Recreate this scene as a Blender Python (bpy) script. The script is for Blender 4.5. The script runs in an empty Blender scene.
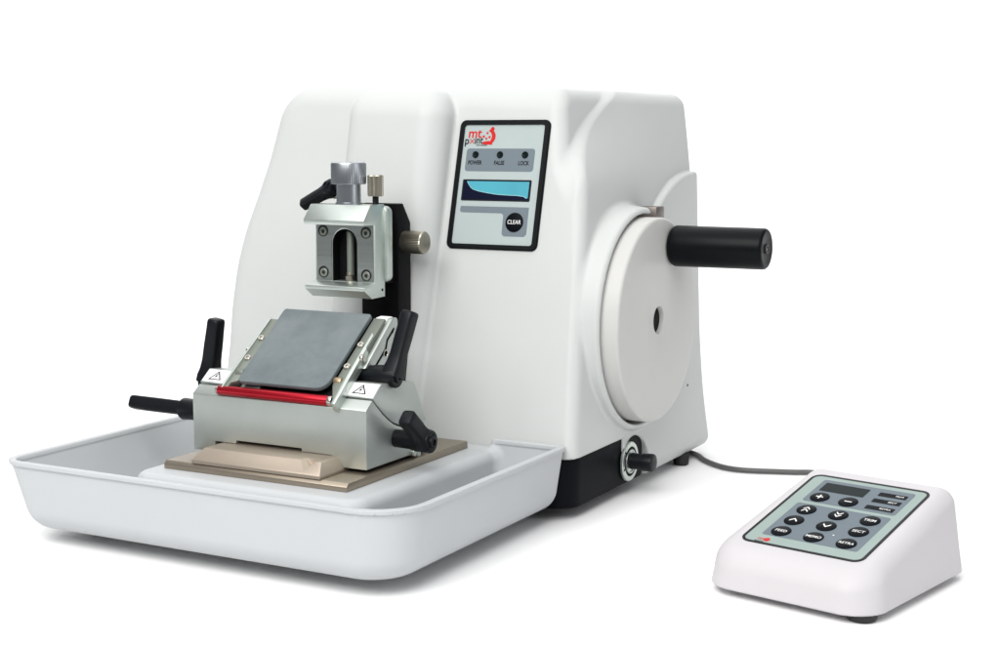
import bpy, bmesh, math, random
import numpy as np
from mathutils import Vector, Matrix

random.seed(7)
C = bpy.context.scene.collection
MM = 0.001
R = math.radians

# ------------------------------------------------------------------ materials
def mat(name, col, rough=0.5, metal=0.0, bump=0.0, bscale=400.0, vary=0.0, vscale=60.0,
        coat=0.0, rvary=0.0, aniso=None, spec=0.5):
    m = bpy.data.materials.new(name); m.use_nodes = True
    nt = m.node_tree; b = nt.nodes['Principled BSDF']
    b.inputs['Base Color'].default_value = (*col, 1)
    b.inputs['Roughness'].default_value = rough
    b.inputs['Metallic'].default_value = metal
    b.inputs['Specular IOR Level'].default_value = spec
    b.inputs['Coat Weight'].default_value = coat
    b.inputs['Coat Roughness'].default_value = 0.15
    tc = nt.nodes.new('ShaderNodeTexCoord')
    src = tc.outputs['Object']
    if aniso:
        mp = nt.nodes.new('ShaderNodeMapping'); mp.inputs['Scale'].default_value = aniso
        nt.links.new(src, mp.inputs['Vector']); src = mp.outputs['Vector']
    if vary or rvary:
        n = nt.nodes.new('ShaderNodeTexNoise'); n.inputs['Scale'].default_value = vscale
        n.inputs['Detail'].default_value = 5
        nt.links.new(src, n.inputs['Vector'])
        if vary:
            mr = nt.nodes.new('ShaderNodeMapRange')
            mr.inputs['From Min'].default_value = 0.3; mr.inputs['From Max'].default_value = 0.7
            mr.inputs['To Min'].default_value = 1 - vary; mr.inputs['To Max'].default_value = 1 + vary
            nt.links.new(n.outputs['Fac'], mr.inputs['Value'])
            mx = nt.nodes.new('ShaderNodeVectorMath'); mx.operation = 'SCALE'
            mx.inputs[0].default_value = col
            nt.links.new(mr.outputs['Result'], mx.inputs['Scale'])
            nt.links.new(mx.outputs['Vector'], b.inputs['Base Color'])
        if rvary:
            mr = nt.nodes.new('ShaderNodeMapRange')
            mr.inputs['From Min'].default_value = 0.3; mr.inputs['From Max'].default_value = 0.7
            mr.inputs['To Min'].default_value = rough - rvary; mr.inputs['To Max'].default_value = rough + rvary
            nt.links.new(n.outputs['Fac'], mr.inputs['Value'])
            nt.links.new(mr.outputs['Result'], b.inputs['Roughness'])
    if bump:
        n = nt.nodes.new('ShaderNodeTexNoise'); n.inputs['Scale'].default_value = bscale
        n.inputs['Detail'].default_value = 2
        nt.links.new(src, n.inputs['Vector'])
        bp = nt.nodes.new('ShaderNodeBump'); bp.inputs['Strength'].default_value = bump
        bp.inputs['Distance'].default_value = 0.0004
        nt.links.new(n.outputs['Fac'], bp.inputs['Height'])
        nt.links.new(bp.outputs['Normal'], b.inputs['Normal'])
    return m

M = {}
M['white'] = mat('white_enamel', (0.515, 0.53, 0.52), 0.42, spec=0.22, bump=0.05, bscale=500, vary=0.012, vscale=18, rvary=0.05)
M['wheel'] = mat('white_wheel_enamel', (0.51, 0.51, 0.495), 0.42, spec=0.25, bump=0.05, bscale=600, vary=0.012, vscale=25)
M['tray'] = mat('white_tray_plastic', (0.455, 0.471, 0.483), 0.42, spec=0.25, bump=0.04, bscale=450, vary=0.012, vscale=20)
M['pad'] = mat('white_pad_plastic', (0.52, 0.502, 0.518), 0.48, spec=0.3, bump=0.10, bscale=900, vary=0.01, vscale=30)
M['black'] = mat('black_base_enamel', (0.004, 0.005, 0.007), 0.5, bump=0.06, bscale=700, spec=0.05)
M['slide'] = mat('black_anodised_slide', (0.004, 0.004, 0.005), 0.55, spec=0.1)
M['lever'] = mat('black_lever_plastic', (0.005, 0.006, 0.008), 0.38, bump=0.10, bscale=900, spec=0.18)
M['gripb'] = mat('black_grip_plastic', (0.003, 0.004, 0.005), 0.34, bump=0.03, bscale=600, spec=0.10)
M['rubber'] = mat('black_rubber', (0.008, 0.008, 0.009), 0.6)
M['alu'] = mat('satin_aluminium', (0.56, 0.61, 0.575), 0.36, 0.9, bump=0.05, bscale=1500, vary=0.03, vscale=80, rvary=0.04)
M['alub'] = mat('brushed_aluminium', (0.27, 0.295, 0.285), 0.32, 0.95, bump=0.10, bscale=500, vary=0.10, vscale=90,
                aniso=(0.08, 1, 3), rvary=0.06)
M['holder'] = mat('bead_blasted_aluminium', (0.47, 0.505, 0.48), 0.40, 0.78, bump=0.10, bscale=2200, vary=0.025, vscale=60)
M['railm'] = mat('grey_steel_rail', (0.20, 0.22, 0.19), 0.5, 0.6, bump=0.05, bscale=1500)
M['label'] = mat('white_label', (0.78, 0.78, 0.77), 0.45)
M['chrome'] = mat('polished_steel', (0.40, 0.42, 0.445), 0.13, 1.0, rvary=0.05, vscale=50, aniso=(1, 1, 12))
b_ = M['chrome'].node_tree.nodes['Principled BSDF']; b_.inputs['Anisotropic'].default_value = 0.7; b_.inputs['Roughness'].default_value = 0.3
for l_ in list(M['chrome'].node_tree.links):
    if l_.to_socket == b_.inputs['Roughness']: M['chrome'].node_tree.links.remove(l_)
t_ = M['chrome'].node_tree.nodes.new('ShaderNodeTangent'); t_.direction_type = 'RADIAL'; t_.axis = 'Z'
M['chrome'].node_tree.links.new(t_.outputs['Tangent'], b_.inputs['Tangent'])
M['nickel'] = mat('dull_nickel', (0.40, 0.37, 0.31), 0.33, 1.0, vary=0.08, vscale=120)
M['stop'] = mat('brown_steel', (0.20, 0.175, 0.16), 0.4, 0.7, vary=0.1, vscale=300)
M['steel'] = mat('bright_steel', (0.70, 0.69, 0.66), 0.25, 1.0)
M['screw'] = mat('screw_steel', (0.55, 0.53, 0.48), 0.28, 1.0)
M['gold'] = mat('champagne_nickel_plate', (0.46, 0.39, 0.32), 0.46, 0.8, bump=0.06, bscale=1800, vary=0.04, vscale=50)
M['plate'] = mat('champagne_base_plate', (0.34, 0.29, 0.23), 0.38, 0.85, bump=0.06, bscale=1500, vary=0.06, vscale=40)
M['red'] = mat('red_anodised', (0.42, 0.008, 0.02), 0.26, 0.7, vary=0.04, vscale=200, aniso=(0.2, 1, 1))
M['dark'] = mat('dark_recess', (0.004, 0.004, 0.005), 0.6, spec=0.1)
M['boltdark'] = mat('dark_counterbore', (0.02, 0.02, 0.02), 0.4, 0.5)
M['bronze'] = mat('bronze', (0.45, 0.34, 0.22), 0.35, 0.95)
M['frame'] = mat('black_panel_frame', (0.003, 0.004, 0.005), 0.36, spec=0.14)
M['sheet'] = mat('pale_green_label_sheet', (0.365, 0.42, 0.415), 0.5, spec=0.3, vary=0.02, vscale=40)
M['padsheet'] = mat('pale_green_keypad_sheet', (0.27, 0.335, 0.315), 0.55, vary=0.02, vscale=40, spec=0.25)
M['padgray'] = mat('grey_keypad_print', (0.125, 0.155, 0.18), 0.55, spec=0.25)
M['gray'] = mat('grey_label_print', (0.14, 0.172, 0.195), 0.55, spec=0.25)
M['ink'] = mat('dark_ink', (0.008, 0.010, 0.013), 0.55, spec=0.15)
M['inkw'] = mat('white_ink', (0.75, 0.76, 0.75), 0.5)
M['inkr'] = mat('red_ink', (0.50, 0.012, 0.012), 0.5, spec=0.2)
M['key'] = mat('black_key', (0.003, 0.004, 0.006), 0.45, spec=0.05)
M['led'] = mat('dark_lamp_lens', (0.005, 0.010, 0.011), 0.3, spec=0.05)
M['lcd'] = mat('cyan_lcd', (0.06, 0.31, 0.39), 0.25, coat=0.2, vary=0.10, vscale=45)
M['lcdline'] = mat('pale_cyan_lcd_edge', (0.32, 0.55, 0.58), 0.3, spec=0.2)
M['lcdd'] = mat('dark_blue_lcd', (0.002, 0.003, 0.018), 0.25, spec=0.2)
M['cable'] = mat('grey_cable', (0.085, 0.087, 0.084), 0.45)
M['paper'] = mat('white_backdrop_paper', (0.9, 0.9, 0.9), 0.9, spec=0.1)

# knife pressure plate: dark grey hard-anodised plate with cloudy wear
def plate_mat():
    m = mat('grey_anodised_plate', (0.10, 0.115, 0.125), 0.62, 0.1, bump=0.06, bscale=1500)
    nt = m.node_tree; b = nt.nodes['Principled BSDF']
    tc = nt.nodes.new('ShaderNodeTexCoord')
    n = nt.nodes.new('ShaderNodeTexNoise'); n.inputs['Scale'].default_value = 26; n.inputs['Detail'].default_value = 9
    n.inputs['Roughness'].default_value = 0.65
    nt.links.new(tc.outputs['Object'], n.inputs['Vector'])
    r = nt.nodes.new('ShaderNodeValToRGB')
    r.color_ramp.elements[0].position = 0.32; r.color_ramp.elements[0].color = (0.095, 0.12, 0.13, 1)
    r.color_ramp.elements[1].position = 0.72; r.color_ramp.elements[1].color = (0.175, 0.20, 0.205, 1)
    e = r.color_ramp.elements.new(0.80); e.color = (0.24, 0.24, 0.20, 1)
    nt.links.new(n.outputs['Fac'], r.inputs['Fac']); nt.links.new(r.outputs['Color'], b.inputs['Base Color'])
    return m
M['kplate'] = plate_mat()

# ------------------------------------------------------------------ object helpers
def thing(name, label, cat, loc=(0, 0, 0), rotz=0.0, group=None):
    o = bpy.data.objects.new(name, None); C.objects.link(o)
    o.location = Vector(loc) * MM; o.rotation_euler = (0, 0, rotz)
    o.empty_display_size = 0.02
    o['label'] = label; o['category'] = cat
    if group: o['group'] = group
    return o

def root_of(o):
    while o.parent: o = o.parent
    return o

def finish(me, m, smooth=True, angle=35):
    me.materials.append(m)
    if smooth:
        me.shade_smooth(); me.set_sharp_from_angle(angle=R(angle))

def obj(name, bm, m, parent=None, local=False, smooth=True, angle=35, label=None):
    """bm in millimetres, scene coordinates (or in the thing's own frame when local)"""
    bmesh.ops.recalc_face_normals(bm, faces=bm.faces)
    me = bpy.data.meshes.new(name)
    sc = Matrix.Scale(MM, 4)
    if parent is not None and not local:
        r = root_of(parent)
        rm = Matrix.Translation(r.location) @ Matrix.Rotation(r.rotation_euler.z, 4, 'Z')
        sc = rm.inverted() @ sc
    bm.transform(sc)
    bm.to_mesh(me); bm.free()
    finish(me, m, smooth, angle)
    o = bpy.data.objects.new(name, me); C.objects.link(o)
    if parent is not None: o.parent = parent
    if label: o['label'] = label
    return o

def bev(bm, w, seg=2, angle=30, edges=None):
    if edges is None:
        edges = [e for e in bm.edges if len(e.link_faces) == 2 and e.calc_face_angle(0) > R(angle)]
    if w > 0:
        bmesh.ops.bevel(bm, geom=edges, offset=w, segments=seg, profile=0.5, affect='EDGES', clamp_overlap=True)
    return bm

def merge(bm, other):
    me = bpy.data.meshes.new('tmp'); other.to_mesh(me); other.free()
    bm.from_mesh(me); bpy.data.meshes.remove(me)
    return bm

def box(x0, x1, y0, y1, z0, z1, w=0.0, seg=2):
    bm = bmesh.new()
    bmesh.ops.create_cube(bm, size=1)
    for v in bm.verts:
        v.co = Vector((x0 + (v.co.x + .5) * (x1 - x0), y0 + (v.co.y + .5) * (y1 - y0), z0 + (v.co.z + .5) * (z1 - z0)))
    return bev(bm, w, seg)

def prism(pts, a0, a1, axis='X', w=0.0, seg=2, angle=30):
    """polygon extruded along an axis; pts are (y,z) for X, (x,z) for Y, (x,y) for Z"""
    bm = bmesh.new()
    def p(u, v, a):
        return {'X': (a, u, v), 'Y': (u, a, v), 'Z': (u, v, a)}[axis]
    lo = [bm.verts.new(p(u, v, a0)) for u, v in pts]
    hi = [bm.verts.new(p(u, v, a1)) for u, v in pts]
    bm.faces.new(lo); bm.faces.new(hi[::-1])
    n = len(pts)
    for i in range(n):
        bm.faces.new((lo[i], hi[i], hi[(i + 1) % n], lo[(i + 1) % n]))
    bmesh.ops.recalc_face_normals(bm, faces=bm.faces)
    return bev(bm, w, seg, angle)

def frame_of(d):
    d = Vector(d).normalized()
    a = Vector((0, 0, 1)) if abs(d.z) < 0.9 else Vector((1, 0, 0))
    u = a.cross(d).normalized(); v = d.cross(u)
    return u, v, d

def lathe(prof, base, direction, n=48, teeth=0, tdepth=0.0, tseg=None):
    """profile (distance along axis, radius); teeth knurl the radius where tseg marks a profile index"""
    u, v, d = frame_of(direction); base = Vector(base)
    bm = bmesh.new(); rings = []
    if teeth: n = teeth * 2
    for k, (t, r) in enumerate(prof):
        if r < 1e-6:
            rings.append([bm.verts.new(base + d * t)]); continue
        ring = []
        for i in range(n):
            rr = r
            if teeth and tseg and k in tseg and i % 2: rr = r - tdepth
            a = 2 * math.pi * i / n
            ring.append(bm.verts.new(base + d * t + (u * math.cos(a) + v * math.sin(a)) * rr))
        rings.append(ring)
    for a, b in zip(rings, rings[1:]):
        if len(a) == 1 and len(b) == 1: continue
        for i in range(n):
            j = (i + 1) % n
            if len(a) == 1: bm.faces.new((a[0], b[i], b[j]))
            elif len(b) == 1: bm.faces.new((a[i], a[j], b[0]))
            else: bm.faces.new((a[i], a[j], b[j], b[i]))
    for ring in (rings[0], rings[-1]):
        if len(ring) > 2: bm.faces.new(ring)
    bmesh.ops.recalc_face_normals(bm, faces=bm.faces)
    return bm

def cyl(base, direction, length, r, ch=0.5, n=48, r2=None):
    r2 = r if r2 is None else r2
    return lathe([(0, r - ch), (ch * .3, r - ch * .3), (ch, r), (length - ch, r2), (length - ch * .3, r2 - ch * .3), (length, r2 - ch)], base, direction, n)

def tube(pts, r, n=16, sub=10):
    """smooth tube through points (Catmull-Rom)"""
    P = [Vector(p) for p in pts]; P = [P[0] * 2 - P[1]] + P + [P[-1] * 2 - P[-2]]
    path = []
    for i in range(1, len(P) - 2):
        for k in range(sub):
            t = k / sub
            a, b, c, d = P[i - 1:i + 3]
            path.append(0.5 * ((2 * b) + (c - a) * t + (2 * a - 5 * b + 4 * c - d) * t * t + (3 * b - a - 3 * c + d) * t ** 3))
    path.append(P[-2])
    bm = bmesh.new(); rings = []
    for i, p in enumerate(path):
        d = path[min(i + 1, len(path) - 1)] - path[max(i - 1, 0)]
        u, v, _ = frame_of(d)
        rings.append([bm.verts.new(p + (u * math.cos(2 * math.pi * k / n) + v * math.sin(2 * math.pi * k / n)) * r) for k in range(n)])
    for a, b in zip(rings, rings[1:]):
        for k in range(n):
            bm.faces.new((a[k], a[(k + 1) % n], b[(k + 1) % n], b[k]))
    bm.faces.new(rings[0]); bm.faces.new(rings[-1])
    return bm

def rrect(x0, x1, y0, y1, r, n=6):
    """rounded rectangle outline"""
    pts = []
    for cx, cy, a in ((x1 - r, y1 - r, 0), (x0 + r, y1 - r, 90), (x0 + r, y0 + r, 180), (x1 - r, y0 + r, 270)):
        for k in range(n + 1):
            t = R(a + 90 * k / n); pts.append((cx + r * math.cos(t), cy + r * math.sin(t)))
    return pts

def circle(cx, cy, r, n=40, rv=None):
    return [(cx + r * math.cos(2 * math.pi * k / n), cy + (rv or r) * math.sin(2 * math.pi * k / n)) for k in range(n)]

def slab(pts, h0, h1, mtx, w=0.0, seg=2):
    """outline in a plane's own (u,v) coordinates, thickness from h0 to h1 along its normal"""
    bm = prism(pts, h0, h1, 'Z', w, seg)
    bm.transform(mtx)
    return bm

def ring_slab(outer, inner, h0, h1, mtx):
    bm = bmesh.new(); n = len(outer)
    L = [[bm.verts.new((x, y, h)) for x, y in P] for P, h in ((outer, h0), (outer, h1), (inner, h1), (inner, h0))]
    for a, b in ((0, 1), (1, 2), (2, 3), (3, 0)):
        for i in range(n):
            j = (i + 1) % n
            bm.faces.new((L[a][i], L[a][j], L[b][j], L[b][i]))
    bm.transform(mtx)
    return bm

def text_bm(s, size, u, v, h, mtx, shear=0.0, xs=1.0, bold=0.0):
    cu = bpy.data.curves.new('txt', 'FONT'); cu.body = s; cu.size = size
    cu.align_x = 'CENTER'; cu.align_y = 'CENTER'; cu.extrude = 0.06; cu.shear = shear
    cu.offset = bold
    o = bpy.data.objects.new('txt', cu); C.objects.link(o)
    dg = bpy.context.evaluated_depsgraph_get()
    me = bpy.data.meshes.new_from_object(o.evaluated_get(dg))
    bm = bmesh.new(); bm.from_mesh(me)
    bpy.data.objects.remove(o); bpy.data.curves.remove(cu); bpy.data.meshes.remove(me)
    bm.transform(mtx @ Matrix.Translation((u, v, h)) @ Matrix.Diagonal((xs, 1, 1, 1)))
    return bm

def texts(items, mtx):
    bm = bmesh.new()
    for it in items: merge(bm, text_bm(*it[:5], mtx, **(it[5] if len(it) > 5 else {})))
    return bm

# ------------------------------------------------------------------ signed-distance surfaces
def rmax(a, b, r):                      # intersection, rounded with radius r
    return np.minimum(-r, np.maximum(a, b)) + np.hypot(np.maximum(r + a, 0), np.maximum(r + b, 0))
def rmin(a, b, r):                      # union, filleted with radius r
    return np.maximum(r, np.minimum(a, b)) - np.hypot(np.maximum(r - a, 0), np.maximum(r - b, 0))

def surface(name, fn, lo, hi, h, m, parent, local=False):
    """mesh of fn=0 (surface nets, then each vertex is slid onto the surface)"""
    ax = [np.arange(l, u + h, h, dtype=np.float32) for l, u in zip(lo, hi)]
    X, Y, Z = np.meshgrid(*ax, indexing='ij', sparse=True)
    F = (fn(X, Y, Z) + np.zeros((len(ax[0]), len(ax[1]), len(ax[2])), np.float32)).astype(np.float32)
    S = F < 0
    n = np.array(F.shape) - 1
    c0 = S[:-1, :-1, :-1]
    cnt = np.zeros(tuple(n), np.int8)
    for i in (0, 1):
        for j in (0, 1):
            for k in (0, 1):
                cnt += S[i:n[0] + i, j:n[1] + j, k:n[2] + k]
    act = (cnt > 0) & (cnt < 8)
    idx = -np.ones(act.shape, np.int64); cells = np.argwhere(act); idx[act] = np.arange(len(cells))
    P = np.array([ax[0][0], ax[1][0], ax[2][0]]) + (cells + 0.5) * h
    P = P.astype(np.float64)
    f = lambda Q: fn(Q[:, 0], Q[:, 1], Q[:, 2])
    def grad(Q, e=0.05):
        g = np.empty_like(Q)
        for a in range(3):
            d = np.zeros(3); d[a] = e
            g[:, a] = (f(Q + d) - f(Q - d)) / (2 * e)
        return g
    for _ in range(6):
        g = grad(P); l2 = np.maximum((g * g).sum(1), 0.2)
        step = g * (f(P) / l2)[:, None]
        ln = np.linalg.norm(step, axis=1, keepdims=True)
        P -= step * np.minimum(1, h / np.maximum(ln, 1e-9))
    quads = []
    for a in range(3):
        b, c = (a + 1) % 3, (a + 2) % 3
        sl = [slice(None)] * 3; sl[a] = slice(0, -1); A = S[tuple(sl)]
        sl[a] = slice(1, None); B = S[tuple(sl)]
        E = np.argwhere(A != B)
        ok = (E[:, b] > 0) & (E[:, c] > 0) & (E[:, b] < n[b]) & (E[:, c] < n[c]) & (E[:, a] < n[a])
        E = E[ok]; flip = A[E[:, 0], E[:, 1], E[:, 2]]
        def cell(db, dc):
            q = E.copy(); q[:, b] += db; q[:, c] += dc
            return idx[q[:, 0], q[:, 1], q[:, 2]]
        q = np.stack([cell(-1, -1), cell(0, -1), cell(0, 0), cell(-1, 0)], 1)
        q[~flip] = q[~flip][:, ::-1]
        quads.append(q)
    Q = np.concatenate(quads); Q = Q[(Q >= 0).all(1)]
    N = grad(P, 0.25); N /= np.maximum(np.linalg.norm(N, axis=1, keepdims=True), 1e-9)
    if parent is not None and not local:
        P = P - np.array(root_of(parent).location) / MM
    me = bpy.data.meshes.new(name)
    me.from_pydata((P * MM).tolist(), [], Q.tolist())
    me.materials.append(m); me.shade_smooth()
    me.normals_split_custom_set_from_vertices(N.tolist())
    o = bpy.data.objects.new(name, me); C.objects.link(o); o.parent = parent
    return o

# ================================================================== SETTING
YAW = R(28.294)
def build_backdrop():
    bm = bmesh.new(); prof = []
    prof.append((-520.0, 0.0))
    for k in range(9): prof.append((-520 + 2220 * (k + 1) / 9, 0.0))
    rad = 700.0
    for k in range(1, 17):
        a = math.pi / 2 * k / 16
        prof.append((1700 + rad * math.sin(a), rad - rad * math.cos(a)))
    prof += [(2400.0, 1400.0), (2400.0, 2600.0)]
    rows = []
    for y, z in prof:
        rows.append([bm.verts.new((x, y, z)) for x in (-2600, -1300, 0, 1300, 2600)])
    for a, b in zip(rows, rows[1:]):
        for i in range(4): bm.faces.new((a[i], a[i + 1], b[i + 1], b[i]))
    bm.transform(Matrix.Rotation(YAW, 4, 'Z'))
    o = obj('backdrop', bm, M['paper'], None)
    o['kind'] = 'structure'
    return o
build_backdrop()

# ================================================================== MICROTOME
mt = thing('microtome', 'white rotary microtome with handwheel on its side and tilted control panel', 'microtome', (-150, 120, 0))

ARCH_Z = np.array([-50, 0, 100, 150, 175, 217, 248, 268, 283, 300.]); ARCH_Y = np.array([-60, -60, -36, -8, 15, 38, 67, 102, 140, 170.])
LEFT_Z = np.array([0, 50, 95, 124, 150, 165, 183, 208, 235, 271, 300.]); LEFT_X = np.array([-296, -299, -300.5, -303, -303.3, -302, -299, -292, -285.5, -280, -276.])
WY, WZ = 106.5, 123.5                    # handwheel axis

def smooth_interp(z, zs, xs, s=5.0):
    return (np.interp(z - s, zs, xs) + np.interp(z + s, zs, xs) + np.interp(z, zs, xs)) / 3

def housing(X, Y, Z):
    front = (0.25 * (Z - 40) - Y) / 1.031
    left = (smooth_interp(Z, LEFT_Z, LEFT_X) - X) * 0.97
    top = Z - (284.6 - 0.024 * (X + 40) + 0 * Y)
    back = rmax(Y - 252.5, 7.0 - Z, 10)
    body = rmax(front, rmax(left, top, 26), 16)
    # pedestal for the specimen slide, rising out of the front
    bul = rmax(np.maximum((1.0 + 0.19 * (Z - 100) - Y) / 1.018, Y - 80), -201 - X, 14)
    bul = rmax(bul, X + 121.5, 18)
    bul = rmax(bul, top + 2.5, 20)
    body = rmin(body, bul, 2.5)
    # right flank: tower side, wheel boss and a second low step
    xt = X + 5 + 0.155 * (Z - 54)
    za = smooth_interp(Z, ARCH_Z, ARCH_Y, 7)
    tt = np.clip((Z - 212) / 74, 0, 1); tt = tt * tt * (3 - 2 * tt)
    upper = X + 17.2 + 0.13 * (Z - 224) + 0.11 * np.maximum(240 - Y, 0) * tt
    flank = rmax(X + 3.0 + 0.034 * Z + 0.014 * Y, upper, 8)
    right = rmin(xt * 0.988, rmax(flank, (za - Y) * 0.85, 7), 6)
    yb = np.interp(Z, [0, 60, 120, 160], [69, 70, 118, 118])
    e = (np.sqrt(((Y - 242) / 124) ** 2 + (np.maximum(Z - 120, 0) / 104.5) ** 2) - 1) * 105
    st_ = np.where(Z > 120, e, (yb - Y) * 0.75)
    right = rmin(right, rmax(X + 1.2 + 0.034 * Z + 0.014 * Y, st_, 2.6), 1.5)
    solid = rmax(body, right, 10)
    # raised collar round the handwheel
    r = np.hypot(Y - WY, Z - WZ)
    collar = rmax((r - (78.4 + 0.14 * np.clip(-X, -4, 16))) * 0.98, X - 2.0, 3.0)
    collar = rmax(collar, front, 3)
    collar = np.maximum(collar, -60 - X)
    solid = rmin(solid, collar, 3)
    solid = rmax(solid, back, 11)
    solid = rmax(solid, 7.0 - Z, 2)
    solid = rmax(solid, -np.maximum(r - 74.3, -20 - X), 0.8)
    # notch for the wheel stop
    solid = rmax(solid, -np.maximum(np.maximum(np.abs(Y - 131.5) - 14.5, np.abs(Z - 198.5) - 8.5), -14 - X), 1.0)
    # lower edge lifted over the black base, with a round cut over the locking knob
    cut = np.minimum(np.maximum(Y - 82, Z - 41.5), np.hypot(Y - 101, Z - 16) - 24.5)
    cut = np.maximum(cut, -40 - X)
    solid = rmax(solid, -cut, 1.2)
    cut2 = np.maximum(np.maximum(Z - 41.5, Y - 70), X + 30)
    return rmax(solid, -cut2, 1.2)

surface('housing', housing, (-312, -20, -2), (12, 262, 296), 1.6, M['white'], mt)

# black base under the front of the cover
bb = bmesh.new()
merge(bb, prism(rrect(-290, -3.6, -1.5, 132, 17, 8), 8, 44, 'Z', 1.5, 2))
obj('base', bb, M['black'], mt)
for x, y in ((-262, 25), (-75, 18), (-262, 228), (-5.0, 200)):
    obj('foot', lathe([(0, 4.6), (0.8, 5.8), (6, 6.3), (9, 6.3)], (x, y, 0), (0, 0, 1), 28), M['rubber'], mt)

# handwheel
hw = obj('handwheel', lathe([(0, 60), (0, 70.5), (1, 71.8), (22.3, 71.8), (23.3, 71.5), (24.2, 70.6), (24.5, 69.3), (24.5, 10.7), (24.1, 9.9), (23.4, 9.6), (4, 9.6), (4, 0)],
                            (-11, WY, WZ), (1, 0, 0), 160), M['wheel'], mt)
obj('bore_dark_plug', cyl((-6, WY, WZ), (1, 0, 0), 15.8, 9.55, 0.2), M['dark'], hw)  # black plug added so the wheel bore looks dark inside
HY, HZ = 129.5, 174.3
grip = obj('handle_grip', lathe([(0, 12.6), (0.8, 13.6), (2.2, 14.4), (3.5, 14.6), (66.6, 14.4), (67.8, 14.1), (68.7, 13.3), (69, 12.4), (68.6, 10.2), (68.6, 0)],
                                (14.0, HY, HZ), (1, 0, 0), 72), M['gripb'], hw)
obj('handle_screw', lathe([(0, 3.6), (0.6, 3.4), (0.6, 1.9), (-0.9, 1.6), (-0.9, 0)], (82.8, HY, HZ), (1, 0, 0), 32), M['boltdark'], grip)
obj('handle_screw', cyl((81.8, HY, HZ), (1, 0, 0), 1.2, 1.3, 0.2, 20), M['screw'], grip)
# stop peg between wheel and cover
obj('wheel_stop', box(-13, 1.5, 128, 143, 190, 201.5, 0.8), M['stop'], mt)

# locking knob on the base
kb = obj('locking_knob', lathe([(0, 5.8), (8.5, 5.5), (8.7, 6.2), (15.4, 6.5), (16.6, 6.1), (17.0, 5.2), (16.8, 0)], (0.2, 91.5, 24.5), (1, 0, 0), 40), M['lever'], mt)
obj('scale_ring', lathe([(0, 14), (1.4, 14.0), (2.0, 13.5), (2.0, 10.6), (1.0, 10.4), (1.0, 6.0)], (-2.4, 91.5, 24.0), (1, 0, 0), 56), M['alu'], kb)
obj('dial_ring', lathe([(0, 10.5), (0.8, 10.4), (0.9, 9.2), (0.2, 6.0)], (-1.3, 91.5, 24.0), (1, 0, 0), 40), M['dark'], kb)
obj('dial_ring', lathe([(0, 8.6), (0.9, 8.5), (0.9, 7.6), (0.2, 7.5)], (-0.9, 91.5, 24.0), (1, 0, 0), 40), M['alu'], kb)
mk = bmesh.new()
for a in (200, 140):
    c, s = math.cos(R(a)), math.sin(R(a))
    merge(mk, prism([(91.5 + 12.0 * c + p * c * 1.0 - q * s, 24 + 12.0 * s + p * s + q * c) for p, q in ((-1.3, -.5), (1.3, -.5), (1.3, .5), (-1.3, .5))], -0.3, -0.15, 'X'))
obj('scale_mark', mk, M['ink'], kb)

# small case screws seen on the flank and in the tray corner
obj('case_screw', cyl((-2.2, 203, 62), (1, 0, 0), 1.0, 0.9, 0.2, 16), M['gray'], mt)

# black slide plate for the specimen head
sp = obj('slide_plate', prism([(-7, 55), (-7, 206), (-0.5, 206.3), (9, 193), (9, 55)], -160, -130, 'X', 0.7), M['slide'], mt)
kn = obj('slide_knob', lathe([(0, 6.8), (0.5, 7.8), (15.5, 7.8), (16.4, 7.2), (16.4, 6.4), (16.1, 0)], (-130.5, 1.5, 180), (1, 0, 0), teeth=44, tdepth=0.35, tseg=(1, 2)), M['nickel'], mt, angle=20)
obj('slide_bracket', box(-156, -134, 5, 45, 60, 180, 0.6), M['slide'], sp)
obj('knob_stem', cyl((-134, 1.5, 180), (1, 0, 0), 8, 3, 0.2, 20), M['lever'], kn)
obj('slide_seat', box(-162, -131.5, -5, 16, 50.5, 93, 0.8), M['alub'], mt)

# tilted control panel -------------------------------------------------
ex = Vector((1, 0, 0)); es = Vector((0, 0.2425, 0.9701)); en = Vector((0, -0.9701, 0.2425))
PZ = 218.3
def panel_mtx():
    o = Vector((-80.9, 0.25 * (PZ - 40), PZ))
    m = Matrix.Identity(4)
    for i in range(3):
        m[i][0], m[i][1], m[i][2], m[i][3] = ex[i], es[i], en[i], o[i]
    return m
PM = panel_mtx()
def pu(x): return x + 80.9
def pv(z): return (z - PZ) / 0.9701
out_ = rrect(-35.2, 35.2, -45.4, 45.4, 4.5); inn_ = rrect(-31.2, 31.2, -42.0, 42.0, 2.0)
fb = bmesh.new()
merge(fb, ring_slab(rrect(-35.2, 35.2, -45.4, 45.4, 4.5), rrect(-33.9, 33.9, -44.2, 44.2, 3.5), -6, 0.9, PM))
merge(fb, ring_slab(rrect(-34.6, 34.6, -44.8, 44.8, 4.0), inn_, -5, 1.7, PM))
cp = obj('control_panel', fb, M['frame'], mt, angle=40)
obj('label_sheet', slab(rrect(-31.4, 31.4, -42.2, 42.2, 2.0), -3, 0.7, PM), M['sheet'], cp)
H = 0.7
obj('lamp_strip', slab(rrect(pu(-108.7), pu(-55.4), pv(227.2), pv(242.8), 2.2), H - .5, H + .12, PM), M['gray'], cp)
for x in (-101.3, -82.1, -62.7):
    lr = obj('indicator_lamp', lathe([(0, 2.45), (0.5, 2.4), (0.8, 2.0), (0.5, 1.5), (0.5, 0)], PM @ Vector((pu(x), pv(238.5), H + .1)), en, 28), M['led'], cp)
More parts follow.
